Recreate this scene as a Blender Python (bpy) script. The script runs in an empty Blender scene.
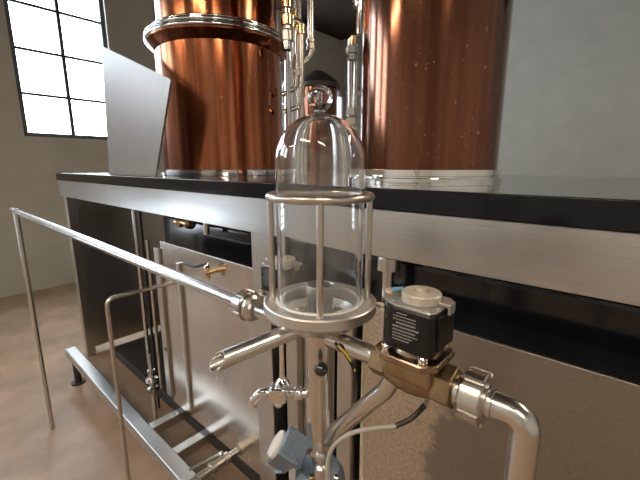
import bpy, bmesh, math, random
from mathutils import Vector, Matrix, Quaternion
from math import pi, sin, cos, atan, tan, radians, sqrt
random.seed(7)
C = bpy.context.scene.collection
V = Vector

# ------------------------------------------------------------------ camera frame
FOC = 362.0
PIT = atan(74 / FOC)
TH = atan(415 / 369.5)
H = V((-cos(TH), sin(TH), 0)); R = V((sin(TH), cos(TH), 0)); U = V((0, 0, 1))
EZ = 1.55

def at(px, py, X=None, Y=None, Z=None, D=None):
    x = (px - 320) / FOC; y = (240 - py) / FOC
    d = R * x + H * (cos(PIT) + y * sin(PIT)) + U * (-sin(PIT) + y * cos(PIT))
    if X is not None: t = X / d.x
    elif Y is not None: t = Y / d.y
    elif Z is not None: t = (Z - EZ) / d.z
    else: t = D / d.dot(H)
    return V((0, 0, EZ)) + d * t

# ------------------------------------------------------------------ materials
def new_mat(name):
    m = bpy.data.materials.new(name); m.use_nodes = True
    nt = m.node_tree
    b = nt.nodes['Principled BSDF']
    return m, nt, b

def N(nt, t, **kw):
    n = nt.nodes.new(t)
    for k, v in kw.items():
        if k in n.inputs: n.inputs[k].default_value = v
        else: setattr(n, k, v)
    return n

def noise_fac(nt, scale, stretch=(1, 1, 1), detail=4, rough=.6):
    tc = N(nt, 'ShaderNodeTexCoord'); mp = N(nt, 'ShaderNodeMapping')
    mp.inputs['Scale'].default_value = stretch
    nz = N(nt, 'ShaderNodeTexNoise', Scale=scale, Detail=detail, Roughness=rough)
    nt.links.new(tc.outputs['Object'], mp.inputs['Vector']); nt.links.new(mp.outputs[0], nz.inputs['Vector'])
    return nz.outputs['Fac']

def ramp(nt, src, stops):
    r = N(nt, 'ShaderNodeValToRGB')
    e = r.color_ramp.elements
    while len(e) < len(stops): e.new(.5)
    for el, (p, c) in zip(e, stops):
        el.position = p; el.color = (*c, 1) if len(c) == 3 else c
    nt.links.new(src, r.inputs['Fac'])
    return r.outputs['Color']

def mrange(nt, src, a, b, f0=0.3, f1=0.7):
    m = N(nt, 'ShaderNodeMapRange')
    m.inputs['From Min'].default_value = f0; m.inputs['From Max'].default_value = f1
    m.inputs['To Min'].default_value = a; m.inputs['To Max'].default_value = b
    nt.links.new(src, m.inputs['Value'])
    return m.outputs[0]

def bump(nt, b, src, strength, dist=.001):
    n = N(nt, 'ShaderNodeBump', Strength=strength, Distance=dist)
    nt.links.new(src, n.inputs['Height']); nt.links.new(n.outputs[0], b.inputs['Normal'])

def metal(name, c1, c2, r1, r2, scale=30, stretch=(1, 1, 1), bs=0.0, bd=.0006, aniso=0, metallic=1):
    m, nt, b = new_mat(name)
    f = noise_fac(nt, scale, stretch, 5, .65)
    nt.links.new(ramp(nt, f, [(.3, c1), (.7, c2)]), b.inputs['Base Color'])
    nt.links.new(mrange(nt, f, r1, r2), b.inputs['Roughness'])
    b.inputs['Metallic'].default_value = metallic
    if aniso: b.inputs['Anisotropic'].default_value = aniso
    if bs: bump(nt, b, f, bs, bd)
    return m

def plain(name, c, rough=.5, metallic=0, spec=.5, scale=40, var=.12, bs=0, bd=.001, coat=0):
    m, nt, b = new_mat(name)
    f = noise_fac(nt, scale)
    nt.links.new(ramp(nt, f, [(.3, tuple(x * (1 - var) for x in c)), (.7, tuple(min(1, x * (1 + var)) for x in c))]), b.inputs['Base Color'])
    b.inputs['Roughness'].default_value = rough; b.inputs['Metallic'].default_value = metallic
    b.inputs['Specular IOR Level'].default_value = spec
    b.inputs['Coat Weight'].default_value = coat
    if bs: bump(nt, b, f, bs, bd)
    return m

def emit(name, c, s):
    m, nt, b = new_mat(name)
    f = noise_fac(nt, .6)
    nt.links.new(ramp(nt, f, [(.3, tuple(x * .9 for x in c)), (.7, c)]), b.inputs['Emission Color'])
    b.inputs['Emission Strength'].default_value = s
    b.inputs['Base Color'].default_value = (.8, .8, .8, 1)
    return m

def copper(name, c1, c2, c3, r1, r2, coat=0):
    m, nt, b = new_mat(name)
    f = noise_fac(nt, 30, (1, 1, .03), 6, .6)        # vertical drawn streaks
    g = noise_fac(nt, 3.5, (1, 1, .5), 4, .6)       # cloudy tarnish
    s = noise_fac(nt, 70, (1, 1, .8), 3, .7)        # fine spots
    mx = N(nt, 'ShaderNodeMix', data_type='RGBA'); mx.inputs[0].default_value = .45
    nt.links.new(ramp(nt, f, [(.35, c1), (.5, c2), (.62, c3)]), mx.inputs[6])
    nt.links.new(ramp(nt, g, [(.35, c1), (.65, c2)]), mx.inputs[7])
    sp = N(nt, 'ShaderNodeMix', data_type='RGBA')
    nt.links.new(mrange(nt, s, 0, .55, .66, .74), sp.inputs[0])
    nt.links.new(mx.outputs[2], sp.inputs[6]); sp.inputs[7].default_value = (.95, .62, .42, 1)
    nt.links.new(sp.outputs[2], b.inputs['Base Color'])
    nt.links.new(mrange(nt, g, r1, r2), b.inputs['Roughness'])
    b.inputs['Metallic'].default_value = 1
    bump(nt, b, g, .10, .006)
    b.inputs['Coat Weight'].default_value = coat; b.inputs['Coat Roughness'].default_value = .12
    return m

M = {}
M['satin'] = metal('satin_stainless', (.60, .59, .57), (.64, .63, .605), .30, .33, 12, (1, 1, 1))
M['tube'] = metal('polished_tube_stainless', (.62, .61, .585), (.67, .655, .63), .23, .27, 12)
M['chrome'] = metal('bright_chrome', (.74, .74, .74), (.84, .84, .83), .05, .10, 30)
M['brush_h'] = metal('brushed_fascia_stainless', (.52, .52, .52), (.63, .63, .62), .27, .36, 9, (1, 1, 60), .02, .0005)
M['long_tube'] = metal('long_tube_stainless', (.62, .62, .61), (.67, .67, .66), .23, .26, 12)
M['flange'] = metal('matt_flange_stainless', (.66, .655, .64), (.70, .69, .67), .40, .46, 12)
M['brush_v'] = metal('brushed_post_stainless', (.50, .49, .46), (.62, .60, .57), .28, .36, 9, (40, 40, 1), .02, .0005)
M['panel'] = metal('rolled_panel_stainless', (.57, .52, .47), (.62, .57, .51), .19, .28, 14, (3, 3, 1), .04, .001)
M['ring'] = metal('warm_cage_stainless', (.58, .54, .49), (.63, .59, .54), .28, .31, 12)
M['copper'] = copper('tarnished_copper', (.22, .062, .026), (.38, .13, .056), (.60, .26, .14), .12, .22)
M['copper_dark'] = copper('dark_polished_copper', (.125, .042, .018), (.175, .062, .028), (.26, .105, .055), .12, .18, .45)
M['copper_far'] = copper('distant_copper', (.45, .18, .1), (.7, .32, .18), (.85, .45, .3), .15, .25)
def mottled():
    m = metal('mottled_panel_stainless', (.44, .40, .34), (.80, .74, .64), .26, .48, 110, (1, 1, 1), .3, .001)
    nt = m.node_tree; b = nt.nodes['Principled BSDF']
    src = b.inputs['Base Color'].links[0].from_socket
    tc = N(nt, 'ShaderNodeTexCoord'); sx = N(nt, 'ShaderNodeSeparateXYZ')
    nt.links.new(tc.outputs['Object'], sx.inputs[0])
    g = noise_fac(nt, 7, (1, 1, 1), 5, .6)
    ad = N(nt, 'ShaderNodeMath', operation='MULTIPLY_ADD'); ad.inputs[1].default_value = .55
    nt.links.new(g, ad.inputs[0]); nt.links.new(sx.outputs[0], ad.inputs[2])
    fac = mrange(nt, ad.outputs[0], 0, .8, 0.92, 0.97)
    mx = N(nt, 'ShaderNodeMix', data_type='RGBA'); mx.inputs[7].default_value = (.27, .265, .255, 1)  # dark reflection painted into the colour of the right part, with noisy edge
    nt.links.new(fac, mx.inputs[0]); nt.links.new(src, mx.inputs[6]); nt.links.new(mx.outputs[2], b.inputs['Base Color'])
    return m
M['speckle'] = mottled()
M['brass'] = metal('aged_valve_brass', (.25, .18, .105), (.44, .34, .21), .28, .46, 45, (1, 1, 1), .25, .0012)
M['bright_brass'] = metal('bright_brass', (.62, .45, .24), (.78, .60, .36), .16, .26, 40)
M['bronze'] = metal('brown_cover_bronze', (.27, .20, .14), (.42, .33, .25), .25, .38, 40, (1, 1, 1), .1)
M['coil'] = plain('black_coil_resin', (.007, .007, .008), .34, 0, .35, 60, .2, .05, .0005)
M['coil_top'] = plain('cast_grey_plate', (.40, .40, .37), .38, .6, .5, 80, .15, .1)
M['nut_white'] = plain('pale_zinc_cap', (.56, .53, .46), .42, .35, .5, 50, .1)
M['print'] = plain('pale_grey_print', (.30, .31, .30), .6)
M['blue'] = plain('blue_heat_sleeve', (.12, .30, .50), .5)
M['blk'] = plain('black_rubber', (.012, .012, .013), .35)
M['ball'] = plain('black_phenolic', (.010, .010, .012), .12, 0, .6, 20, .1, 0, 0, .5)
M['yellow'] = plain('yellow_sleeve', (.75, .58, .08), .5)
M['cream'] = plain('cream_cable_jacket', (.70, .62, .42), .5)
M['grey_cable'] = plain('grey_cable_jacket', (.36, .34, .31), .42, 0, .5, 30, .08)
M['white'] = plain('white_plastic', (.72, .72, .70), .35)
M['gasket'] = plain('milky_gasket', (.85, .84, .79), .35)
M['worktop'] = metal('worktop_stainless', (.45, .45, .44), (.60, .59, .57), .10, .2, 40, (1, 1, 1), .03)
M['edge'] = plain('black_polished_edge', (.005, .006, .008), .12, 0, .28, 120, .2, .01, .0005)
M['gloss_black'] = plain('black_glossy_vessel', (.012, .013, .016), .13, 0, .5, 5, .3, .1, .003)
M['iron'] = plain('dark_steel', (.06, .055, .05), .45, .6)
M['wall'] = plain('grey_olive_plaster', (.46, .45, .39), .8, 0, .3, 3, .06)
M['wall_lt'] = plain('pale_plaster', (.62, .60, .55), .8, 0, .3, 3, .06)
M['encl'] = plain('grey_enclosure_coating', (.25, .245, .235), .38, .25, .5, 3, .05)
M['ceil'] = plain('dark_brown_timber', (.045, .030, .022), .75, 0, .3, 4, .3)
M['floor'] = plain('brown_sealed_concrete', (.36, .25, .17), .38, 0, .4, 3, .25)
M['frame'] = plain('window_frame_dark', (.06, .06, .065), .5)
M['day'] = emit('daylight_pane', (.78, .89, 1.0), 7)
M['lamp'] = emit('warm_lamp', (1.0, .82, .62), 42)
M['shade'] = plain('lamp_housing', (.05, .05, .05), .5)

def hammered():
    m, nt, b = new_mat('hammered_blue_grey_paint')
    tc = N(nt, 'ShaderNodeTexCoord'); vo = N(nt, 'ShaderNodeTexVoronoi', Scale=480)
    nt.links.new(tc.outputs['Object'], vo.inputs['Vector'])
    nt.links.new(ramp(nt, vo.outputs['Distance'], [(.1, (.10, .15, .21)), (.8, (.21, .27, .34))]), b.inputs['Base Color'])
    b.inputs['Roughness'].default_value = .28; b.inputs['Metallic'].default_value = .45
    bump(nt, b, vo.outputs['Distance'], .5, .002)
    return m
M['hammer'] = hammered()

def glass():
    m, nt, b = new_mat('clear_bell_glass')
    b.inputs['Transmission Weight'].default_value = .985; b.inputs['IOR'].default_value = 1.47
    b.inputs['Base Color'].default_value = (.985, .99, .985, 1)
    f = noise_fac(nt, 14, (1, 1, .3), 5, .7)
    nt.links.new(mrange(nt, f, 0.0, .05, .45, .75), b.inputs['Roughness'])
    return m
M['glass'] = glass()
def knob_glass():
    m, nt, b = new_mat('solid_knob_glass')
    b.inputs['Transmission Weight'].default_value = 1; b.inputs['IOR'].default_value = 1.5
    f = noise_fac(nt, 30)
    nt.links.new(mrange(nt, f, 0.0, .015), b.inputs['Roughness'])
    return m
M['knob'] = knob_glass()

# ------------------------------------------------------------------ geometry collector
def frame_for(d):
    d = V(d).normalized()
    a = V((0, 0, 1)) if abs(d.z) < .9 else V((1, 0, 0))
    x = a.cross(d).normalized(); y = d.cross(x).normalized()
    return x, y, d

class MB:
    def __init__(s): s.bm = bmesh.new()
    def ring(s, pts): return [s.bm.verts.new(p) for p in pts]
    def bridge(s, a, b):
        n = len(a)
        for i in range(n): s.bm.faces.new((a[i], a[(i + 1) % n], b[(i + 1) % n], b[i]))
    def lathe(s, prof, o=(0, 0, 0), d=(0, 0, 1), seg=48, cap=True, closed=False):
        o = V(o); x, y, z = frame_for(d)
        rings = []
        if not closed or len(prof) < 16:
            pp = [prof[0]]
            for p0, p1 in zip(prof, prof[1:] + ([prof[0]] if closed else [])):
                ln = math.hypot(p1[0] - p0[0], p1[1] - p0[1])
                if ln > .008:
                    e = .0012 / ln
                    for t in (e, 1 - e): pp.append((p0[0] + (p1[0] - p0[0]) * t, p0[1] + (p1[1] - p0[1]) * t))
                pp.append(p1)
            if closed: pp.pop()
            prof = pp
        for r, h in prof:
            if r < 1e-6: rings.append(s.bm.verts.new(o + z * h))
            else: rings.append(s.ring([o + z * h + x * (r * cos(2 * pi * i / seg)) + y * (r * sin(2 * pi * i / seg)) for i in range(seg)]))
        if closed: rings.append(rings[0])
        for a, b in zip(rings, rings[1:]):
            if isinstance(a, list) and isinstance(b, list): s.bridge(a, b)
            elif isinstance(a, list):
                for i in range(seg): s.bm.faces.new((a[i], a[(i + 1) % seg], b))
            elif isinstance(b, list):
                for i in range(seg): s.bm.faces.new((a, b[(i + 1) % seg], b[i]))
        if cap and not closed:
            if isinstance(rings[0], list): s.bm.faces.new(rings[0][::-1])
            if isinstance(rings[-1], list): s.bm.faces.new(rings[-1])
        return s
    def cyl(s, a, b, r, seg=32, bev=0):
        a = V(a); b = V(b); L = (b - a).length
        e = min(bev, r * .5, L * .4)
        pr = [(r, 0), (r, L)] if not e else [(r - e, 0), (r, e), (r, L - e), (r - e, L)]
        return s.lathe(pr, a, b - a, seg)
    def prism(s, outline, o, d, L, bev=0, up=None):
        """outline: (u,v) polygon extruded along d"""
        o = V(o); x, y, z = frame_for(d)
        if up is not None:
            y = (V(up) - z * V(up).dot(z)).normalized(); x = y.cross(z)
        def lay(k, h): return s.ring([o + x * u * k + y * v * k + z * h for u, v in outline])
        if bev:
            m = max(sqrt(u * u + v * v) for u, v in outline); k = 1 - bev / m
            ls = [lay(k, 0), lay(1, bev), lay(1, L - bev), lay(k, L)]
        else: ls = [lay(1, 0), lay(1, L)]
        for a, b in zip(ls, ls[1:]): s.bridge(a, b)
        s.bm.faces.new(ls[0][::-1]); s.bm.faces.new(ls[-1])
        return s
    def hexa(s, o, d, r, L, n=6, bev=.001, rot=0):
        return s.prism([(r * cos(2 * pi * i / n + rot), r * sin(2 * pi * i / n + rot)) for i in range(n)], o, d, L, bev)
    def slotted(s, o, d, ro, ri, L, n=4, duty=.72, bev=.0012, hole=None, rot=0):
        out = []
        for k in range(n):
            a0 = 2 * pi * k / n + rot; a1 = a0 + 2 * pi / n * duty; a2 = a0 + 2 * pi / n
            for i in range(9): a = a0 + (a1 - a0) * i / 8; out.append((ro * cos(a), ro * sin(a)))
            for i in range(5): a = a1 + (a2 - a1) * (i + .3) / 4.6; out.append((ri * cos(a), ri * sin(a)))
        return s.prism(out, o, d, L, bev)
    def box(s, lo, hi, bev=0, mtx=None):
        lo = V(lo); hi = V(hi); c = (lo + hi) / 2; h = (hi - lo) / 2
        g = bmesh.ops.create_cube(s.bm, size=2)['verts']
        for v in g: v.co = V((v.co.x * h.x, v.co.y * h.y, v.co.z * h.z)) + c
        if bev:
            es = list({e for v in g for e in v.link_edges})
            r = bmesh.ops.bevel(s.bm, geom=es, offset=bev, segments=3, affect='EDGES', profile=.5)
            g = list({v for f in r['faces'] for v in f.verts} | {v for v in g if v.is_valid})
        if mtx is not None:
            for v in g: v.co = mtx @ v.co
        return s
    def tube(s, pts, r, seg=24, hollow=0, caps=True, end_plane=None, rads=None):
        pts = [V(p) for p in pts]
        n = len(pts)
        tang = []
        for i in range(n):
            if i == 0: t = pts[1] - pts[0]
            elif i == n - 1: t = pts[-1] - pts[-2]
            else: t = (pts[i + 1] - pts[i]).normalized() + (pts[i] - pts[i - 1]).normalized()
            tang.append(t.normalized())
        x, y, _ = frame_for(tang[0])
        rings = []; inner = []
        for i, (p, t) in enumerate(zip(pts, tang)):
            if i:
                q = tang[i - 1].rotation_difference(t); x = q @ x; y = q @ y
            rr = rads[i] if rads else r
            def mk(rad):
                P = [p + x * (rad * cos(2 * pi * k / seg)) + y * (rad * sin(2 * pi * k / seg)) for k in range(seg)]
                if end_plane is not None and i == n - 1:
                    nn = V(end_plane)
                    P = [v + t * ((p - v).dot(nn) / t.dot(nn)) for v in P]
                return s.ring(P)
            rings.append(mk(rr))
            if hollow: inner.append(mk(rr - hollow))
        for a, b in zip(rings, rings[1:]): s.bridge(a, b)
        if hollow:
            for a, b in zip(inner, inner[1:]): s.bridge(b, a)
            s.bridge(rings[-1], inner[-1]); s.bridge(inner[0], rings[0])
        elif caps:
            s.bm.faces.new(rings[0][::-1]); s.bm.faces.new(rings[-1])
        return s
    def torus(s, o, R_, r, d=(0, 0, 1), seg=64, ss=16):
        prof = [(R_ + r * cos(2 * pi * k / ss), r * sin(2 * pi * k / ss)) for k in range(ss)]
        return s.lathe(prof, o, d, seg, cap=False, closed=True)
    def sphere(s, o, r, sq=1, seg=32):
        pr = [(r * sin(pi * k / 16), -r * sq * cos(pi * k / 16)) for k in range(17)]
        pr[0] = (0, pr[0][1]); pr[-1] = (0, pr[-1][1])
        return s.lathe(pr, o, (0, 0, 1), seg)

def fillet(pts, rad, n=8):
    pts = [V(p) for p in pts]; out = [pts[0]]
    for i in range(1, len(pts) - 1):
        a, b, c = pts[i - 1], pts[i], pts[i + 1]
        u = (a - b).normalized(); w = (c - b).normalized()
        ang = u.angle(w); tl = min(rad / tan(ang / 2), (a - b).length * .49, (c - b).length * .49)
        for k in range(n + 1):
            t = k / n
            out.append((b + u * tl) * (1 - t) ** 2 + b * 2 * t * (1 - t) + (b + w * tl) * t * t)
    out.append(pts[-1]); return out

def catmull(P, n=10):
    P = [V(p) for p in P]; Q = [P[0] * 2 - P[1]] + P + [P[-1] * 2 - P[-2]]; out = []
    for i in range(1, len(Q) - 2):
        for k in range(n):
            t = k / n
            out.append(.5 * ((2 * Q[i]) + (Q[i + 1] - Q[i - 1]) * t + (2 * Q[i - 1] - 5 * Q[i] + 4 * Q[i + 1] - Q[i + 2]) * t * t + (3 * Q[i] - Q[i - 1] - 3 * Q[i + 1] + Q[i + 2]) * t ** 3))
    out.append(P[-1]); return out

def finish(name, mb, mat, parent=None, origin=None, smooth=35):
    bm = mb.bm
    bmesh.ops.recalc_face_normals(bm, faces=bm.faces[:])
    if all(e.is_manifold for e in bm.edges) and bm.calc_volume(signed=True) < 0:
        bmesh.ops.reverse_faces(bm, faces=bm.faces[:])
    o = V(origin) if origin is not None else (V(parent['o_']) if parent is not None else V((0, 0, 0)))
    if o.length: bmesh.ops.translate(bm, verts=bm.verts[:], vec=-o)
    me = bpy.data.meshes.new(name); bm.to_mesh(me); bm.free()
    me.materials.append(M[mat] if isinstance(mat, str) else mat)
    me.polygons.foreach_set('use_smooth', [True] * len(me.polygons))
    me.set_sharp_from_angle(angle=radians(smooth))
    ob = bpy.data.objects.new(name, me); C.objects.link(ob)
    wn = ob.modifiers.new('weighted', 'WEIGHTED_NORMAL'); wn.keep_sharp = True; wn.weight = 80
    if parent is not None:
        ob.parent = parent; ob['o_'] = list(o)
    else: ob.location = o
    return ob

def thing(name, label, cat, loc, group=None):
    o = bpy.data.objects.new(name, None); C.objects.link(o); o.location = loc
    o.empty_display_size = .05
    o['o_'] = list(loc); o['label'] = label; o['category'] = cat
    if group: o['group'] = group
    return o

def solo(name, mb, mat, label, cat, origin, group=None, smooth=35):
    o = finish(name, mb, mat, None, origin, smooth)
    o['label'] = label; o['category'] = cat
    if group: o['group'] = group
    return o

def struct(name, mb, mat, parent=None):
    o = finish(name, mb, mat, parent)
    if parent is None: o['kind'] = 'structure'; o['o_'] = [0, 0, 0]
    return o

# ================================================================== ROOM
XL, XR, YB, YF, ZC = -5.6, 3.6, 7.0, -4.6, 4.34
struct('floor', MB().box((XL - .2, YF - .2, -.1), (XR + .2, YB + .2, 0)), 'floor')
struct('ceiling', MB().box((XL - .2, YF - .2, ZC), (XR + .2, YB + .2, ZC + .1)), 'ceil')
struct('wall_back', MB().box((XL, YB, 0), (XR, YB + .2, ZC)), 'wall')
struct('wall_front', MB().box((XL, YF - .2, 0), (XR, YF, ZC)), 'wall_lt')
struct('wall_right', MB().box((XR, YF, 0), (XR + .2, YB, ZC)), 'wall_lt')
# left wall with window openings
wins = [(-3.9, -2.7, 2.3, 3.95), (-2.2, -1.0, 2.3, 3.95), (-.4, .65, 2.75, 3.9), (1.0, 2.05, 1.9, 3.9), (2.7, 4.6, 1.7, 3.9)]  # last one added, hidden by the left still, to light the copper
low = [(-2.2, -1.0, .45, 1.0)]  # added low glowing opening that brightens the bench fascia
wl = MB()
ys = [YF] + [v for w in wins for v in w[:2]] + [YB]
for a, b in zip(ys[::2], ys[1::2]): wl.box((XL - .2, a, 0), (XL, b, ZC))
for a, b, z0, z1 in wins:
    lw = [w for w in low if w[0] == a]
    if lw: wl.box((XL - .2, a, 0), (XL, b, lw[0][2])); wl.box((XL - .2, a, lw[0][3]), (XL, b, z0))
    else: wl.box((XL - .2, a, 0), (XL, b, z0))
    wl.box((XL - .2, a, z1), (XL, b, ZC))
struct('wall_left', wl, 'wall')
struct('trim_1', MB().box((XL, 4.95, 0), (XL + .16, 5.3, ZC)), 'wall')
for i, (a, b, z0, z1) in enumerate(wins + low):
    m = MB(); f = .05
    m.box((XL - .13, a, z0), (XL - .05, a + f, z1)); m.box((XL - .13, b - f, z0), (XL - .05, b, z1))
    m.box((XL - .13, a + f, z0), (XL - .05, b - f, z0 + f)); m.box((XL - .13, a + f, z1 - f), (XL - .05, b - f, z1))
    cy = (a + b) / 2
    m.box((XL - .12, cy - .02, z0 + f), (XL - .06, cy + .02, z1 - f))
    nr = 4
    for k in range(1, nr):
        z = z0 + (z1 - z0) * k / nr
        m.box((XL - .115, a + f, z - .015), (XL - .065, b - f, z + .015))
    w = struct('window_%d' % (i + 1), m, 'frame')
    p = MB().box((XL - .10, a + f * .5, z0 + f * .5), (XL - .09, b - f * .5, z1 - f * .5))
    finish('pane', p, 'day', w)
# ceiling lamps (behind and above the viewer)
for k, (x, y) in enumerate([(-.6, -1.6), (1.4, -1.2), (-2.9, -2.6), (1.4, 2.6)]):
    lab = ['warm white linear ceiling lamp nearest behind the viewer', 'warm white linear ceiling lamp behind the right side of the bench',
           'warm white linear ceiling lamp near the left windows', 'warm white linear ceiling lamp over the right end of the room'][k]
    t = thing('ceiling_lamp', lab, 'lamp', (x, y, 3.5), 'linear ceiling lamps')
    finish('housing', MB().box((x - .6, y - .09, 3.5), (x + .6, y + .09, 3.56), .008), 'shade', t)
    finish('diffuser', MB().box((x - .58, y - .07, 3.485), (x + .58, y + .07, 3.5)), 'lamp', t)
    for s in (-.5, .5): finish('suspension_rod', MB().cyl((x + s, y, 3.56), (x + s, y, ZC), .008, 10), 'iron', t)

# ================================================================== BENCH
BX0, BX1 = -3.35, .75
bench = thing('still_bench', 'long stainless bench with black edge carrying the copper stills', 'bench', (-1, 1.4, 0))
finish('worktop', MB().box((BX0, .765, 1.447), (BX1, 2.35, 1.497), .002), 'worktop', bench)
ed = finish('worktop_edge', MB().box((BX0, .75, 1.446), (BX1, .7645, 1.498), .003), 'edge', bench)
ed['label'] = 'black polished front edge'
fa = MB().box((BX0, .756, 1.327), (BX1, .770, 1.4455), .002)
finish('fascia', fa, 'brush_h', bench)
finish('rear_rail', MB().box((BX0, 2.3, 1.36), (BX1, 2.34, 1.4465), .002), 'brush_h', bench)
def post(x0, x1, y0=.772, y1=.835, zt=1.446):
    finish('post', MB().box((x0, y0, 0), (x1, y1, zt), .004), 'brush_v', bench)
post(-1.0137, -.9183); post(-.845, -.79, zt=1.168)
post(-.62, -.565, zt=1.168); post(BX0 + .02, BX0 + .09); post(BX1 - .09, BX1 - .02)
finish('post', MB().box((BX0 + .02, 2.25, 0), (BX0 + .09, 2.32, 1.36), .004), 'brush_v', bench)
finish('post', MB().box((BX1 - .09, 2.25, 0), (BX1 - .02, 2.32, 1.36), .004), 'brush_v', bench)

pl = finish('side_panel', MB().box((-1.80, .80, .27), (-1.016, .812, 1.178), .002), 'panel', bench)
pl['label'] = 'mirror-like stainless panel'
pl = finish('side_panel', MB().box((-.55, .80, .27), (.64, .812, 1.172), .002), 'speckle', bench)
pl['label'] = 'mottled stainless panel'
finish('end_panel', MB().box((BX0 + .03, .84, .05), (BX0 + .045, 2.24, 1.35), .002), 'brush_v', bench)  # added to keep window light out of the space under the bench
solo('wiring_duct', MB().box((-.788, .80, .05), (-.775, .83, 1.16), .001).box((-.676, .80, .05), (-.668, .83, 1.16), .001).box((-.788, .826, .05), (-.668, .83, 1.16)), 'brush_v',
     'tall open stainless channel behind the central column', 'duct', (-.73, .815, .05))
BT = at(170, 446, Y=.64).z
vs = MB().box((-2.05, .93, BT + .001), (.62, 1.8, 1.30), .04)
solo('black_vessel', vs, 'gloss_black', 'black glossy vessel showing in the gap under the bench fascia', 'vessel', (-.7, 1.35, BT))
# hanging drain under the fascia
dr = thing('drain_pipe', 'short stainless drain with wide collar hanging under the fascia', 'pipe', (-.51, .862, 1.12))
finish('pipe', MB().cyl((-.51, .862, 1.12), (-.51, .862, 1.446), .0175, 32, .001), 'tube', dr)
finish('collar', MB().lathe([(.018, 1.262), (.034, 1.266), (.034, 1.30), (.031, 1.31), (.018, 1.312)], (-.51, .862, 0)), 'tube', dr)

# ================================================================== COPPER STILLS
def band(mb, c, r, z, h, out):
    mb.lathe([(r - .006, z), (r + out, z + .002), (r + out + .003, z + h / 2), (r + out, z + h - .002), (r - .006, z + h)], (c[0], c[1], 0), seg=128)
_c = H * 2.326 - R * .591
ct = (_c.x, _c.y); rr = .360; zt = 1.4975
st = thing('copper_still', 'wide reddish copper still with clamped chrome ring, left on the bench', 'still', (ct[0], ct[1], zt))
ZR = EZ + .675
finish('lower_body', MB().lathe([(rr, zt + .03), (rr, ZR - .012), (rr + .002, ZR - .010)], (*ct, 0), seg=160), 'copper', st, smooth=40)
finish('upper_body', MB().lathe([(rr - .02, ZR + .05), (rr - .02, ZR + 1.1), (.30, ZR + 1.30), (.12, ZR + 1.42), (.06, ZR + 1.45), (.06, ZR + 1.6)], (*ct, 0), seg=160), 'copper', st)
finish('copper_collar', MB().lathe([(rr, ZR - .045), (rr + .004, ZR - .05), (rr + .042, ZR - .012), (rr + .044, ZR - .004), (rr - .01, ZR - .004)], (*ct, 0), seg=160), 'copper', st)
cr = MB()
cr.torus((ct[0], ct[1], ZR + .006), rr + .040, .010, seg=160)
cr.torus((ct[0], ct[1], ZR + .030), rr + .037, .0085, seg=160)
cr.torus((ct[0], ct[1], ZR + .047), rr + .022, .007, seg=160)
cr.lathe([(rr - .02, ZR), (rr + .032, ZR), (rr + .030, ZR + .045), (rr - .02, ZR + .05)], (*ct, 0), seg=160, cap=False, closed=True)
finish('clamp_ring', cr, 'chrome', st)
br = MB(); band(br, ct, rr, zt, .034, .012)
finish('base_ring', br, 'chrome', st)

ct2 = (-.544, 1.126); r2 = .213
s2 = thing('copper_still', 'dark brown polished copper still at the right, tall and smooth', 'still', (ct2[0], ct2[1], zt))
finish('body', MB().lathe([(r2, zt + .04), (r2, zt + 1.35), (r2 - .04, zt + 1.5), (.07, zt + 1.62), (.05, zt + 1.75)], (*ct2, 0), seg=160), 'copper_dark', s2)
br = MB()
br.lathe([(r2, zt), (r2 + .013, zt), (r2 + .013, zt + .018), (r2 + .006, zt + .020), (r2 + .006, zt + .024), (r2 + .010, zt + .026), (r2 + .010, zt + .042), (r2 - .004, zt + .044)], (*ct2, 0), seg=160)
finish('base_ring', br, 'chrome', s2)

# distant vessels
c3 = H * 4.0 + R * (-.02)
fs = thing('distant_still', 'small distant copper still with dark domed lid, behind the glass knob', 'still', (c3.x, c3.y, 0))
finish('body', MB().lathe([(.20, .35), (.20, 2.33)], (c3.x, c3.y, 0), seg=64), 'copper_dark', fs)
finish('lid', MB().lathe([(.23, 2.33), (.23, 2.37), (.17, 2.43), (.08, 2.49), (.03, 2.51), (0, 2.51)], (c3.x, c3.y, 0), seg=64), 'iron', fs)
finish('base', MB().lathe([(.24, 0), (.24, .05), (.17, .35)], (c3.x, c3.y, 0), seg=48), 'iron', fs)
c4 = H * 4.5 + R * .33
ft = thing('distant_tank', 'distant steel tank with flat brimmed lid beside the small copper still', 'tank', (c4.x, c4.y, 0))
finish('shell', MB().lathe([(.17, 0), (.17, 2.33)], (c4.x, c4.y, 0), seg=64), 'satin', ft)
finish('lid', MB().lathe([(.23, 2.33), (.235, 2.37), (.13, 2.42), (.05, 2.46), (0, 2.46)], (c4.x, c4.y, 0), seg=64), 'satin', ft)
c5 = H * 4.9 + R * (-.30)
fk = thing('distant_tank', 'distant dark tank between the standing pipes and small copper still', 'tank', (c5.x, c5.y, 0))
finish('shell', MB().lathe([(.22, 0), (.22, 2.45), (.16, 2.6), (0, 2.66)], (c5.x, c5.y, 0), seg=64), 'iron', fk)
finish('band', MB().torus((c5.x, c5.y, 2.3), .222, .012), 'satin', fk)

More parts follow.
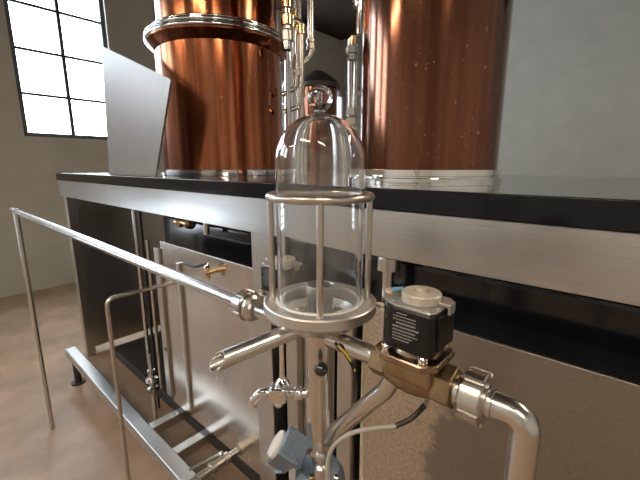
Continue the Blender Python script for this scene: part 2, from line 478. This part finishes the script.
# standing pipes behind the left still
def pipe_run(name, label, D, pts, r, mat, fit=(), rad=.03, z_to=None, fm='bright_brass'):
    P = [at(x, y, D=D) for x, y in pts]
    if pts[0][1] < 0: P[0].z = ZC - .001
    if z_to is not None: P.append(V((P[-1].x, P[-1].y, z_to)))
    t = thing(name, label, 'pipe', P[-1] if z_to is not None else P[0])
    finish('pipe', MB().tube(fillet(P, rad), r, 20), mat, t)
    for fx, fy, fr, fl in fit:
        c = at(fx, fy, D=D)
        finish('fitting', MB().lathe([(r, -fl / 2), (fr, -fl / 2), (fr, -fl * .2), (fr * .82, -fl * .15), (fr * .82, fl * .15), (fr, fl * .2), (fr, fl / 2), (r, fl / 2)], c, (0, 0, 1), 20), fm, t)
    return t
pipe_run('standing_pipe', 'wide chrome standing pipe right behind the left still', 2.55, [(290, 40), (290, 168)], .034, 'chrome', z_to=1.4975)
pipe_run('standing_pipe', 'tan steel standing pipe with brass elbow at top', 2.35, [(288, 22), (301, 22), (301, 168)], .020, 'ring', [(301, 30, .03, .05), (291, 22, .028, .06), (301, 92, .028, .05)], z_to=1.4975)
pipe_run('standing_pipe', 'tall grey pipe rising out of the top beside the left still', 2.75, [(294, -60), (294, 60), (294, 168)], .022, 'tube', [(294, 14, .03, .05)], z_to=1.4975)
pipe_run('standing_pipe', 'tall tan pipe rising behind the brass elbow', 2.9, [(299, -60), (299, 60), (299, 168)], .022, 'ring', z_to=1.4975, fm='ring')
pipe_run('hanging_pipe', 'bright thin pipe with lower bend hanging beside the dark ceiling', 2.5, [(311, -80), (311, 55), (302, 62)], .020, 'tube', [(311, 45, .03, .06)], rad=.09, fm='ring')
pipe_run('bent_pipe', 'short bent chrome pipe joining the left still clamp at mid height', 2.2, [(282, 95), (296, 88), (297, 55)], .014, 'tube', [(297, 72, .022, .04)], rad=.04, fm='ring')
pipe_run('bent_pipe', 'lower bent chrome pipe between the left still and tan pipe', 2.2, [(283, 112), (299, 107), (301, 85)], .014, 'tube', rad=.04)
gv = thing('gauge_tree', 'upright stack of chrome and brass fittings above the ring of the left still', 'valve', at(287, 40, D=2.1))
for k, (y, fr, mt) in enumerate([(3, .030, 'bright_brass'), (11, .022, 'chrome'), (20, .032, 'bright_brass'), (29, .022, 'chrome'), (36, .034, 'ring'), (45, .026, 'chrome')]):
    finish('fitting', MB().lathe([(fr * .6, -.035), (fr, -.025), (fr, .02), (fr * .6, .035)], at(287, y, D=2.1), seg=20), mt, gv)
finish('stem', MB().cyl(V((at(287, 40, D=2.1).x, at(287, 40, D=2.1).y, zt)), at(287, -10, D=2.1), .012, 16), 'chrome', gv)
# fine pipes left of the right still
p = thing('sight_pipe', 'twin thin chrome sight pipe left of the dark copper still', 'pipe', at(351, 168, D=1.75))
a = at(350, 42, D=1.75); b = at(350, 168, D=1.75); b.z = zt
finish('pipe', MB().tube(fillet([at(359, 36, D=1.75), at(350, 36, D=1.75), b], .03), .010, 20), 'chrome', p)
q = at(356, 44, D=1.78); q2 = V((q.x, q.y, zt))
finish('pipe', MB().cyl(q, q2, .009, 20), 'tube', p)
for y, fr, mt in [(50, .028, 'chrome'), (57, .024, 'chrome'), (112, .026, 'ring'), (121, .030, 'ring')]:
    finish('fitting', MB().hexa(at(352, y, D=1.75) - U * .018, (0, 0, 1), fr, .034, 6, .003), mt, p)
finish('fitting', MB().lathe([(.008, -.02), (.015, -.02), (.015, .02), (.008, .02)], at(353, 42, D=1.75), seg=20), 'bright_brass', p)
pipe_run('hanging_pipe', 'thin chrome pipe dropping from the ceiling left of the dark still', 1.8, [(359, -60), (359, 34)], .012, 'chrome', [(357, 3, .02, .03)], fm='chrome')

# steel control enclosure at far left on bench
q0 = at(140, 172, Y=.98)
X1b, X1t = -2.10, -1.83
ce = thing('control_enclosure', 'slanted grey sheet steel control enclosure at the left edge of the bench', 'enclosure', (-2.1, .83, zt))
m = MB()
TR, BR = at(171, 79, Y=.80), at(155, 170, Y=.80)
TL = at(140, 64, Y=.80)
w = TL - TR
TL = TR + w * 2.6
BR.z = zt + .001; BL = V((TL.x - .1, .80, zt + .001))
q = [TR, BR, BL, TL]
back = [v + V((-.09, .05, 0)) for v in q]
A = [m.bm.verts.new(v) for v in q]; B = [m.bm.verts.new(v) for v in back]
m.bm.faces.new(A); m.bm.faces.new(B[::-1])
for i in range(4): m.bm.faces.new((A[i], B[i], B[(i + 1) % 4], A[(i + 1) % 4]))
bmesh.ops.bevel(m.bm, geom=m.bm.edges[:], offset=.003, segments=2, affect='EDGES')
ce['o_'] = [-2.1, .83, zt]
finish('casing', m, 'encl', ce)
finish('mounting_foot', MB().box((-2.5, .862, zt), (-2.25, .90, zt + .012), .002), 'brush_v', ce)

# ================================================================== UNDER BENCH LEFT
fr_ = thing('skid_frame', 'low square tube skid frame on the floor along the bench front', 'frame', (-1.2, .6, 0))
BT = at(170, 446, Y=.64).z
print('beam top', BT)
finish('front_beam', MB().box((-3.0, .575, BT - .06), (.7, .64, BT), .005), 'brush_v', fr_)
def cross(px, py, w=.04):
    c = at(px, py, Y=.66)
    finish('cross_member', MB().box((c.x - w / 2, .641, BT - .05), (c.x + w / 2, 1.9, BT), .004), 'brush_v', fr_)
    return c.x
finish('drip_tray', MB().box((-2.95, .86, .10), (.66, 2.2, .16), .004), 'iron', fr_)  # dark sheet added to stand in for shade below the panel
x1 = cross(152, 398, .05); x2 = cross(178, 442, .05); cross(420, 470)
for x in (-2.9, -1.0, .5):
    finish('foot', MB().cyl((x, .607, 0), (x, .607, BT - .06), .022, 20).cyl((x, .607, 0), (x, .607, .012), .045, 24), 'iron', fr_)

zb = BT + .022
c = at(214, 467, Z=zb)
bv = thing('drain_line', 'short stainless drain line with lever valve crossing the skid frame', 'valve', (c.x, c.y, BT))
finish('pipe', MB().cyl((c.x, c.y - .13, zb), (c.x, .799, zb), .016, 24), 'tube', bv)
finish('valve_body', MB().lathe([(.016, -.02), (.026, -.018), (.026, 0), (.020, .004), (.020, .05), (.026, .054), (.026, .072), (.016, .074)], (c.x, c.y, zb), (0, 1, 0), 28), 'ring', bv)
finish('lever', MB().tube([(c.x - .012, c.y + .045, zb + .032), (c.x - .03, c.y - .10, zb + .036)], .005, 12), 'chrome', bv)
finish('lever_tip', MB().sphere((c.x - .012, c.y + .045, zb + .028), .013), 'chrome', bv)

def vpipe(px, Y, r, z0, z1, label, mat='tube', py=330):
    c = at(px, py, Y=Y)
    return solo('upright_pipe', MB().cyl((c.x, Y, z0), (c.x, Y, z1), r, 20), mat, label, 'pipe', (c.x, Y, z0)), c
vpipe(146, .83, .011, 0, 1.446, 'thin upright pipe at the left edge under the bench')
_, c1 = vpipe(151.5, .87, .008, 0, 1.446, 'thinner dark upright pipe just right of the leftmost one', 'iron')
vpipe(156, .79, .009, .30, 1.17, 'bright upright pipe on the left end of the mirror-like panel', 'ring')
c = at(164, 330, Y=.79)
ob = MB().box((c.x - .026, .785, .30), (c.x + .026, .7995, 1.14), .002)
t = thing('upright_bracket', 'flat steel upright bracket with dark slot on the left panel', 'bracket', (c.x, .79, .30))
finish('plate', ob, 'brush_v', t)
s_ = at(171, 353, Y=.784)
finish('slot', MB().box((c.x - .004, .7835, s_.z - .008), (c.x + .022, .7848, s_.z + .008)), 'blk', t)
c = at(183, 330, Y=.79)
solo('upright_strip', MB().box((c.x - .012, .786, .31), (c.x + .012, .7995, 1.10), .002), 'satin',
     'narrow pale upright strip on the left panel, right of the slotted bracket', 'strip', (c.x, .79, .31))
# fitting cluster at foot of pipes
c = at(152, 380, Y=.76)
t = thing('pipe_fitting', 'chrome stacked pipe fitting at the foot of the left upright pipes', 'fitting', (c.x, .76, c.z - .07))
finish('body', MB().lathe([(.010, -.07), (.03, -.065), (.03, -.045), (.016, -.04), (.016, -.01), (.034, -.005), (.034, .012), (.014, .016), (.014, .05), (.020, .052), (.020, .066), (.009, .068), (.009, .16)], (c.x, .76, c.z)), 'tube', t)
finish('foot_pipe', MB().cyl((c.x, .76, .02), (c.x, .76, c.z - .068), .012, 20), 'tube', t)
# small horizontal pipe
a = at(140, 290, Y=.62); b = V((a.x, .80, a.z + .0))
a = at(172, 283, Y=.80); 
solo('side_pipe', MB().tube(fillet([(a.x, .7995, a.z), (a.x, .50, a.z), (a.x, .50, .001)], .04), .009, 20), 'ring', 'thin pipe running out from the left panel below the long tube, then down', 'pipe', (a.x, .50, 0))
# faucet on the panel
c = at(209, 272, Y=.77)
t = thing('panel_faucet', 'small brass faucet with black lever fixed on the left panel', 'faucet', (c.x, .80, c.z))
finish('body', MB().cyl((c.x, .7995, c.z), (c.x, .75, c.z), .011, 20, .002).cyl((c.x, .765, c.z + .018), (c.x, .765, c.z - .030), .009, 20, .002), 'bright_brass', t)
finish('bonnet', MB().lathe([(.014, 0), (.016, .006), (.010, .014), (.006, .022)], (c.x, .765, c.z + .017), seg=24), 'chrome', t)
finish('lever', MB().tube([(c.x, .762, c.z + .036), (c.x - .05, .74, c.z + .02), (c.x - .14, .74, c.z + .018)], .006, 12), 'blk', t)
# brass bits under the fascia at left
c = at(185, 222, Y=.87)
t = thing('brass_valve', 'brass valve half hidden in the dark gap under the left fascia', 'valve', (c.x, .87, c.z))
finish('body', MB().lathe([(.015, -.06), (.03, -.055), (.03, -.03), (.02, -.02), (.02, .02), (.03, .03), (.03, .055), (.015, .06)], (c.x, .87, c.z), (1, 0, 0), 24), 'bright_brass', t)
finish('stem', MB().cyl((c.x, .87, c.z), (c.x, .87, 1.446), .01, 16), 'bright_brass', t)
vpipe(206, .88, .014, 1.24, 1.446, 'short upright pipe right of the brass valve under the fascia', 'ring', 222)

# ================================================================== PARROT STAND (centre)
A = V((H.x * .476, H.y * .476, 0)); ax, ay = A.x, A.y
ZF = 1.3705
VX, VZ = -.168, 1.317
stand = thing('spirit_stand', 'stainless column stand with round flange and four-rod guard cage', 'stand', (ax, ay, 0))
L = lambda prof, seg=96, **k: MB().lathe(prof, (ax, ay, 0), (0, 0, 1), seg, **k)
fl = L([(.0620, ZF), (.0760, ZF), (.0775, ZF - .0015), (.0775, ZF - .0130), (.0757, ZF - .0150), (.0530, ZF - .0150), (.0515, ZF - .0130), (.0515, ZF - .0028), (.0612, ZF - .0028)], cap=False, closed=True)
finish('flange', fl, 'flange', stand)
bw = L([(.0625, ZF - .0151), (.061, ZF - .020), (.052, ZF - .033), (.034, ZF - .044), (.0212, ZF - .048),
        (.0195, ZF - .048), (.0195, ZF - .040), (.032, ZF - .037), (.046, ZF - .028), (.0515, ZF - .0165), (.0515, ZF - .0151)], cap=False, closed=True)
finish('bowl', bw, 'tube', stand)
finish('gasket', L([(.0518, ZF - .0026), (.0610, ZF - .0026), (.0610, ZF + .0006), (.0598, ZF + .0011), (.0530, ZF + .0011), (.0518, ZF + .0004)], cap=False, closed=True), 'gasket', stand)
finish('inner_cup', L([(.0188, ZF - .0385), (.0188, ZF + .0195), (.0183, ZF + .0205), (.0174, ZF + .0195), (.0170, ZF - .030), (0, ZF - .030)], 48, cap=False), 'flange', stand)
for k in range(4):
    d = Matrix.Rotation(pi / 2 * k, 3, 'Z') @ (-H)
    p = A + d * .0655
    finish('guard_rod', MB().lathe([(.0036, ZF), (.0042, ZF + .001), (.0042, 1.5085)], p, (0, 0, 1), 20), 'ring', stand)
finish('guard_ring', MB().torus((ax, ay, 1.5115), .0660, .0052, seg=96, ss=18), 'ring', stand)
ZCB = 1.125
finish('column', L([(.0206, ZF - .048), (.0206, ZCB + .004), (.0185, ZCB), (.012, ZCB)], 48), 'tube', stand)
finish('lower_pipe', L([(.012, .70), (.012, ZCB)], 32), 'tube', stand)
finish('lower_column', L([(.07, 0), (.07, .012), (.022, .014), (.022, .70), (.010, .702)], 48), 'tube', stand)
# spout
E_ = at(217, 362, D=.43); S_ = A + U * 1.338
dS = (E_ - S_).normalized()
nrm = (-R * .62 - H * .62 + U * .42).normalized()
finish('pouring_spout', MB().tube([S_ + dS * .014, S_ + dS * .05, E_], .0118, 32, hollow=.0016, end_plane=nrm), 'tube', stand)
# branches
finish('inlet_stub', MB().cyl((ax - .018, .3555, 1.315), (-.452, .3555, 1.315), .0125, 32), 'tube', stand)
finish('outlet_stub', MB().cyl((ax + .018, .3555, 1.317), (VX - .0548, .3555, VZ), .0125, 32), 'tube', stand)
dg = [V((ax + .008, .3555, 1.148)), V((-.2080, .3555, 1.277)), V((-.1975, .3555, 1.299))]
finish('diagonal_branch', MB().tube(fillet(dg, .02), .0112, 28), 'tube', stand)
# sampling tap
tz = at(276, 393, D=.476).z
O = A + U * tz; le = -R
ta = finish('sampling_tap', MB(), 'chrome', stand) if False else None
tb = MB()
tb.lathe([(.007, .018), (.007, .026), (.0095, .027), (.0105, .031), (.0095, .036), (.007, .038), (.007, .050)], O, le, 28)
tb.lathe([(.006, .046), (.0105, .049), (.0105, .073), (.006, .077)], O, le, 24)
tm_ = Matrix((R, H, U)).transposed().to_4x4(); tm_.translation = O + le * .061
tb.box((-.0125, -.0115, -.0125), (.0125, .0115, .0125), .0045, tm_)
tb.lathe([(.0055, 0), (.007, .003), (.007, .006), (.0035, .010)], O + le * .061 - U * .013, (0, 0, -1), 20)
tap = finish('sampling_tap', tb, 'chrome', stand, smooth=50)
o2 = O + le * .072
sp = [o2, o2 + le * .010 + U * .001, o2 + le * .020 - U * .004, o2 + le * .0265 - U * .013, o2 + le * .028 - U * .022]
finish('tap_spout', MB().tube(catmull(sp, 6), .0065, 20, hollow=.0012, rads=[.0066] * 25), 'chrome', tap)
hz = O + le * .055 + U * .013
finish('tap_handle', MB().lathe([(.010, 0), (.0115, .003), (.0085, .008), (.0045, .012), (.0036, .022), (.0032, .045), (.0038, .072), (.0032, .078), (0, .079)], hz, (0, 0, 1), 24), 'chrome', tap)

# bell jar
ZJ = ZF + .0012
jar = thing('bell_jar', 'clear glass bell jar inside the guard cage', 'jar', (ax, ay, ZJ))
ro, th = .0580, .0026
ze = 1.556
prof = [(ro - th, ZJ), (ro, ZJ), (ro, ze)]
hd = .0580
for k in range(1, 15):
    a = pi / 2 * k / 15; prof.append((ro * cos(a) ** .96, ze + hd * sin(a)))
prof += [(.0075, ze + hd - .0002), (.0068, ze + hd + .003)]
prof_in = [(ro - th, ZJ)]
inn = [(ro - th, ze)]
for k in range(1, 15):
    a = pi / 2 * k / 15; inn.append(((ro - th) * cos(a) ** .96, ze + (hd - th) * sin(a)))
inn.append((0, ze + hd - th))
full = [(0, ze + hd + .001)] + [(.004, ze + hd + .001)] + prof[3:-2][::-1] + [(ro, ze), (ro, ZJ + .001), (ro - .0008, ZJ), (ro - th + .0008, ZJ), (ro - th, ZJ + .001)] + inn
finish('bell', L(full, 128, cap=False), 'glass', jar, smooth=60)
zk = ze + hd
kp = [(0, zk + .0012), (.0085, zk + .0012), (.0072, zk + .003), (.0068, zk + .0038), (.0080, zk + .0048)]
kr = .0158; kc = zk + .0048 + .0136
for k in range(0, 25):
    a = -1.02 + (pi / 2 + 1.02) * k / 24
    kp.append((kr * cos(a) if k < 24 else 0, kc + kr * .98 * sin(a)))
finish('knob', L(kp, 64, cap=False), 'knob', jar, smooth=60)

# ------------------------------------------------------------------ left tube with slotted union
lp = thing('inlet_tube', 'long polished tube running left from the glass stand', 'pipe', (-1.4, .3555, 1.315))
finish('tube', MB().cyl((-2.6, .3555, 1.313), (-.487, .3555, 1.315), .0127, 36), 'long_tube', lp)
un = finish('union_nut', MB().slotted((-.497, .3555, 1.315), (1, 0, 0), .0265, .0238, .021, 6, .78, rot=.3), 'tube', lp)
finish('union_liner', MB().lathe([(.0127, 0), (.0205, .001), (.0225, .004), (.0225, .010), (.0175, .014), (.0175, .020), (.0127, .022)], (-.4755, .3555, 1.315), (1, 0, 0), 36), 'ring', lp)
finish('wall_clamp', MB().box((-2.5, .343, 1.30), (-2.46, .368, 1.328), .004).cyl((-2.48, .3555, 0), (-2.48, .3555, 1.302), .012, 20), 'satin', lp)

# ------------------------------------------------------------------ solenoid valve
def valve(loc, label, detail=True):
    """loc: centre of bore, world coordinates"""
    v = V(loc)
    t = thing('solenoid_valve', label, 'valve', v, 'solenoid valves of the spirit line')
    def P(*a): return v + V(a)
    b = MB()
    b.hexa(P(-.0545, 0, 0), (1, 0, 0), .0205, .022, 6, .0015, rot=.2)
    b.lathe([(.0175, 0), (.019, .004), (.0225, .020), (.0235, .032), (.0225, .044), (.019, .060), (.0175, .064)], P(-.036, 0, -.002), (1, 0, 0), 32)
    b.box(P(-.028, -.028, 0), P(.028, .028, .0235), .006)
    bo = finish('valve_body', b, 'brass', t, smooth=40)
    finish('outlet_hex', MB().hexa(P(.0245, 0, 0), (1, 0, 0), .0235, .021, 6, .0015, rot=.35), 'brass', t)
    cv = MB()
    w, d_, c_ = .0375, .036, .013
    cv.prism([(-w + c_, -d_), (w - c_, -d_), (w, -d_ + c_), (w, d_ - c_), (w - c_, d_), (-w + c_, d_), (-w, d_ - c_), (-w, -d_ + c_)], P(-.004, 0, .0225), (0, 0, 1), .0085, .0015, up=(0, 1, 0))
    cv.lathe([(.027, 0), (.025, .006), (.021, .010)], P(-.002, 0, .0305), (0, 0, 1), 36)
    finish('cover_plate', cv, 'bronze', t)
    for sx in (-.026, .018):
        for sy in (-.0255, .0255):
            bm_ = MB().lathe([(.0050, 0), (.0053, .0012), (.0053, .0062), (.0045, .0072), (.0028, .0072), (.0028, .004), (0, .004)], P(sx, sy, .0308), (0, 0, 1), 20)
            finish('bolt', bm_, 'nut_white' if False else 'chrome', t)
    # coil
    pts = []
    x0, x1, y0, y1 = -.0365, .0285, -.0300, .0320
    for cx, cy, a0, rd in ((x1 - .006, y0 + .006, -pi / 2, .006), (x1 - .006, y1 - .006, 0, .006), (x0 + .018, y1 - .018, pi / 2, .018), (x0 + .020, y0 + .020, pi, .020)):
        for k in range(7): a = a0 + pi / 2 * k / 6; pts.append((cx + rd * cos(a), cy + rd * sin(a)))
    co = MB().prism(pts, P(0, 0, .0380), (0, 0, 1), .0470, .002, up=(0, 1, 0))
    co.box(P(.0275, -.018, .044), P(.0310, .020, .082), .0015)
    coil = finish('coil', co, 'coil', t)
    if detail:
        pr = MB(); rnd = random.Random(3)
        zz = .0805
        rows = [(.011, .0011, 1), (.024, .0010, 0), (.024, .0010, 0), (.020, .0017, 1), (.027, .0017, 0), (.024, .0013, 0), (.026, .0011, 0), (.021, .0010, 0), (.018, .0009, 0)]
        for (wd, hh, ind) in rows:
            wd *= 1.12; hh *= 1.1
            x = -.0165 + .004 * ind
            xe = x + wd
            while x < xe:
                l = rnd.uniform(.0008, .0032)
                pr.box(P(x, -.03022, zz - hh), P(min(x + l, xe), -.02995, zz))
                x += l + .0006
            zz -= hh + .0024
        finish('rating_print', pr, 'print', coil)
    tp = MB()
    tp.prism([(-.033, -.020), (-.016, -.0285), (.024, -.0285), (.028, -.020), (.028, .024), (.022, .030), (-.018, .030), (-.033, .018)], P(0, 0, .0850), (0, 0, 1), .0028, .0008, up=(0, 1, 0))
    tp.box(P(.016, -.004, .0878), P(.033, .012, .0925), .0012)
    tp.box(P(.0315, -.003, .080), P(.0345, .011, .0925), .001)
    for q in ((-.022, -.019), (.019, -.024), (.025, -.010)): tp.lathe([(.0028, 0), (.0024, .0014), (0, .0016)], P(*q, .0878), (0, 0, 1), 14)
    finish('top_plate', tp, 'coil_top', t)
    cp = MB().lathe([(.0205, 0), (.0215, .001), (.0215, .0095), (.0203, .0108), (.0085, .0112), (.0085, .0106), (.0060, .0106), (.0060, .0138), (.0052, .0146), (0, .0146)], P(.0005, 0, .0878), (0, 0, 1), 48)
    finish('cap_nut', cp, 'nut_white', t)
    tm = MB().lathe([(.0075, 0), (.0078, .0010), (.0070, .0026), (.004, .003), (0, .003)], P(-.040, .004, .0876), (0, 0, 1), 24)
    tm.box(P(-.040, -.001, .0850), P(-.024, .009, .0868), .0005)
    finish('earth_terminal', tm, 'nut_white', t)
    finish('crimp_sleeve', MB().tube([P(-.034, -.0125 + .010, .0930), P(-.024, .004, .0945)], .0030, 14), 'blue', t)
    return t, v
vt, vv = valve((VX, .3555, VZ), 'brass solenoid valve with large black coil on right of the stand')
sv_label = 'smaller looking solenoid valve standing behind the glass jar, seen through it'
cN = at(281, 257, D=.66)
# a copy of the valve with every part
def copy_tree(o, parent=None, loc=None):
    c = o.copy(); C.objects.link(c)
    if parent: c.parent = parent
    if loc is not None: c.location = loc
    for ch in o.children: copy_tree(ch, c)
    return c
loc2 = V((cN.x, cN.y, cN.z - .100))
v2 = copy_tree(vt, None, loc2); v2['label'] = sv_label; v2['o_'] = list(loc2)
solo('supply_pipe', MB().tube(fillet([loc2 + V((.047, 0, 0)), loc2 + V((.080, 0, 0)), V((loc2.x + .080, loc2.y, .001))], .025), .0115, 20), 'tube',
     'stainless riser feeding the rear valve, mostly hidden behind the column', 'pipe', V((loc2.x + .080, loc2.y, 0)))

# union and elbow on the right
ux = VX + .0456
el = thing('outlet_elbow', 'polished tube elbow with slotted union nut at the right edge', 'pipe', (-.068, .3555, 1.0))
finish('union_spigot', MB().lathe([(.0155, 0), (.0165, .002), (.0165, .006), (.0150, .007), (.0165, .008), (.0165, .012)], (ux, .3555, VZ), (1, 0, 0), 36), 'tube', el)
finish('union_nut', MB().slotted((ux + .010, .3555, VZ), (1, 0, 0), .0285, .0240, .021, 6, .62, .0012, rot=.25), 'brush_v', el)
finish('elbow_ferrule', MB().lathe([(.0135, 0), (.0175, .001), (.0175, .004), (.0150, .005), (.0150, .009), (.0135, .010)], (ux + .029, .3555, VZ), (1, 0, 0), 36), 'tube', el)
finish('elbow_tube', MB().tube(fillet([(ux + .030, .3555, VZ), (ux + .068, .3555, VZ), (ux + .068, .3555, .012)], .034, 14), .0135, 36), 'tube', el)
finish('floor_flange', MB().cyl((ux + .068, .3555, 0), (ux + .068, .3555, .012), .04, 32), 'satin', el)

# ------------------------------------------------------------------ cables
g = [at(428, 392, D=.405), at(425, 405, D=.405), at(412, 418, D=.402), at(396, 426, D=.40), at(370, 429, D=.40), at(350, 434, D=.41), at(334, 446, D=.415), at(328, 462, D=.417), at(328, 490, D=.415)]
gc = thing('grey_cable', 'light grey round cable looping from below the valve to the lever', 'cable', g[-1])
g0 = VX + .03
finish('jacket', MB().tube(catmull(g, 8), .0030, 16), 'grey_cable', gc)
dk = catmull(g[1:4], 8)
finish('dark_sleeve', MB().tube(dk, .0034, 16), 'iron', gc)
y = [at(335, 343, D=.436), at(339, 347, D=.432), at(347, 356, D=.432), at(354, 370, D=.432), at(356, 384, D=.445), at(355, 402, D=.50), at(350, 425, D=.52)]
yc = thing('earth_wire', 'black and yellow striped wire curving beside the column', 'cable', y[0])
finish('black_wire', MB().tube(catmull(y, 8), .0024, 14), 'blk', yc)
finish('yellow_stripe', MB().tube([p_ - H * .0016 + R * .0009 for p_ in catmull(y[:4], 8)], .0014, 10), 'yellow', yc)
w0 = VX - .030
wr = [V((w0, .352, VZ + .094)), V((w0 - .02, .362, VZ + .093)), V((w0 - .035, .38, VZ + .075)), V((w0 - .06, .42, VZ + .06)), V((w0 - .12, .50, VZ + .05)), V((w0 - .2, .6, VZ + .03)), V((w0 - .28, .75, VZ))]
wr = [at(385, 306, D=.44), at(379, 304, D=.46), at(372, 307, D=.53), at(367, 322, D=.56), at(364, 350, D=.56), at(362, 420, D=.56), at(362, 490, D=.56)]
solo('cream_wire', MB().tube(catmull(wr, 8), .0027, 14), 'cream', 'cream wire leaving the left side of the large black coil', 'cable', wr[0])

# ------------------------------------------------------------------ lever with ball
Bt = at(320, 369, D=.437); Bb = at(321, 455, D=.437)
lvr = thing('ball_lever', 'upright lever with black ball knob in front of the column', 'lever', V((Bb.x, Bb.y, Bb.z - .04)))
finish('rod', MB().cyl(V((Bb.x, Bb.y, Bb.z)), V((Bb.x, Bb.y, Bt.z)), .0036, 20), 'ring', lvr)
finish('ball_knob', MB().sphere((Bb.x, Bb.y, Bt.z), .0097), 'ball', lvr)
finish('collar', MB().lathe([(.004, .020), (.0055, .016), (.0058, .006), (.0085, .003), (.0092, -.002), (.0080, -.006), (.004, -.008), (.004, -.016), (.0075, -.019), (.009, -.026), (.009, -.036), (.006, -.042)], V((Bb.x, Bb.y, Bb.z)), (0, 0, 1), 28), 'satin', lvr)

# ------------------------------------------------------------------ hammered actuator under the column
hc = at(290, 453, D=.470)
act = thing('rotary_actuator', 'blue-grey hammered actuator box with white end cap below the tap', 'actuator', hc)
ex = (R * .78 - U * .52 - H * .10).normalized()
ez = (U * .80 + R * .32 - H * .45); ez = (ez - ex * ez.dot(ex)).normalized()
ey = ez.cross(ex)
mt = (Matrix((ex, ey, ez)).transposed() * 1.12).to_4x4(); mt.translation = hc
finish('housing', MB().box((-.017, -.014, -.034), (.013, .020, .010), .003, mt), 'hammer', act)
ld = finish('lid', MB().box((-.019, -.018, .0095), (.016, .022, .021), .0025, mt), 'hammer', act)
em = MB()
for k in range(3):
    em.box((-.013, -.012 + k * .010, .0206), (.010, -.009 + k * .010, .0218), .0004, mt)
finish('embossed_rib', em, 'hammer', ld)
finish('end_cap', MB().lathe([(.0205, 0), (.0205, .006), (.018, .009), (0, .011)], mt @ V((-.0165, .003, -.006)), -ex, 36), 'white', act)
finish('base_arm', MB().tube([mt @ V((0, 0, -.033)), A + U * 1.085 - R * .062], .010, 20), 'hammer', act)
ph = finish('foot_housing', MB().lathe([(.0225, .702), (.030, .71), (.030, 1.02), (.038, 1.03), (.040, 1.06), (.038, 1.085), (.030, 1.098), (.0125, 1.102)], (ax, ay, 0), seg=48), 'hammer', stand)
ph['label'] = 'blue-grey hammered housing'
hb = A + U * 1.10 - H * .028 - R * .012
finish('bolt', MB().cyl(hb - U * .05, hb + U * .008, .0045, 16, .001), 'brass', ph)
hb = A + U * 1.10 - H * .024 + R * .024
finish('bolt', MB().cyl(hb - U * .05, hb + U * .004, .0045, 16, .001), 'chrome', ph)

# ================================================================== lights (daylight + lamps are emissive panes); a faint world
w = bpy.data.worlds.new('World'); bpy.context.scene.world = w; w.use_nodes = True
w.node_tree.nodes['Background'].inputs[0].default_value = (.5, .6, .8, 1)
w.node_tree.nodes['Background'].inputs[1].default_value = .3

cam = bpy.data.cameras.new('camera'); co = bpy.data.objects.new('camera', cam); C.objects.link(co)
co.location = (0, 0, EZ)
F = H * cos(PIT) - U * sin(PIT); Up = H * sin(PIT) + U * cos(PIT)
co.matrix_world = Matrix(((R.x, Up.x, -F.x, 0), (R.y, Up.y, -F.y, 0), (R.z, Up.z, -F.z, EZ), (0, 0, 0, 1)))
cam.sensor_fit = 'HORIZONTAL'; cam.sensor_width = 36; cam.lens = 36 * FOC / 640
cam.clip_start = .01; cam.clip_end = 60
bpy.context.scene.camera = co
sc = bpy.context.scene
sc.view_settings.view_transform = 'Standard'; sc.view_settings.look = 'None'
sc.view_settings.gamma = 1; sc.view_settings.exposure = 1.05; sc.view_settings.use_curve_mapping = False
sc.cycles.max_bounces = 12; sc.cycles.transmission_bounces = 10; sc.cycles.glossy_bounces = 6
for o in bpy.data.objects:
    if 'o_' in o: del o['o_']
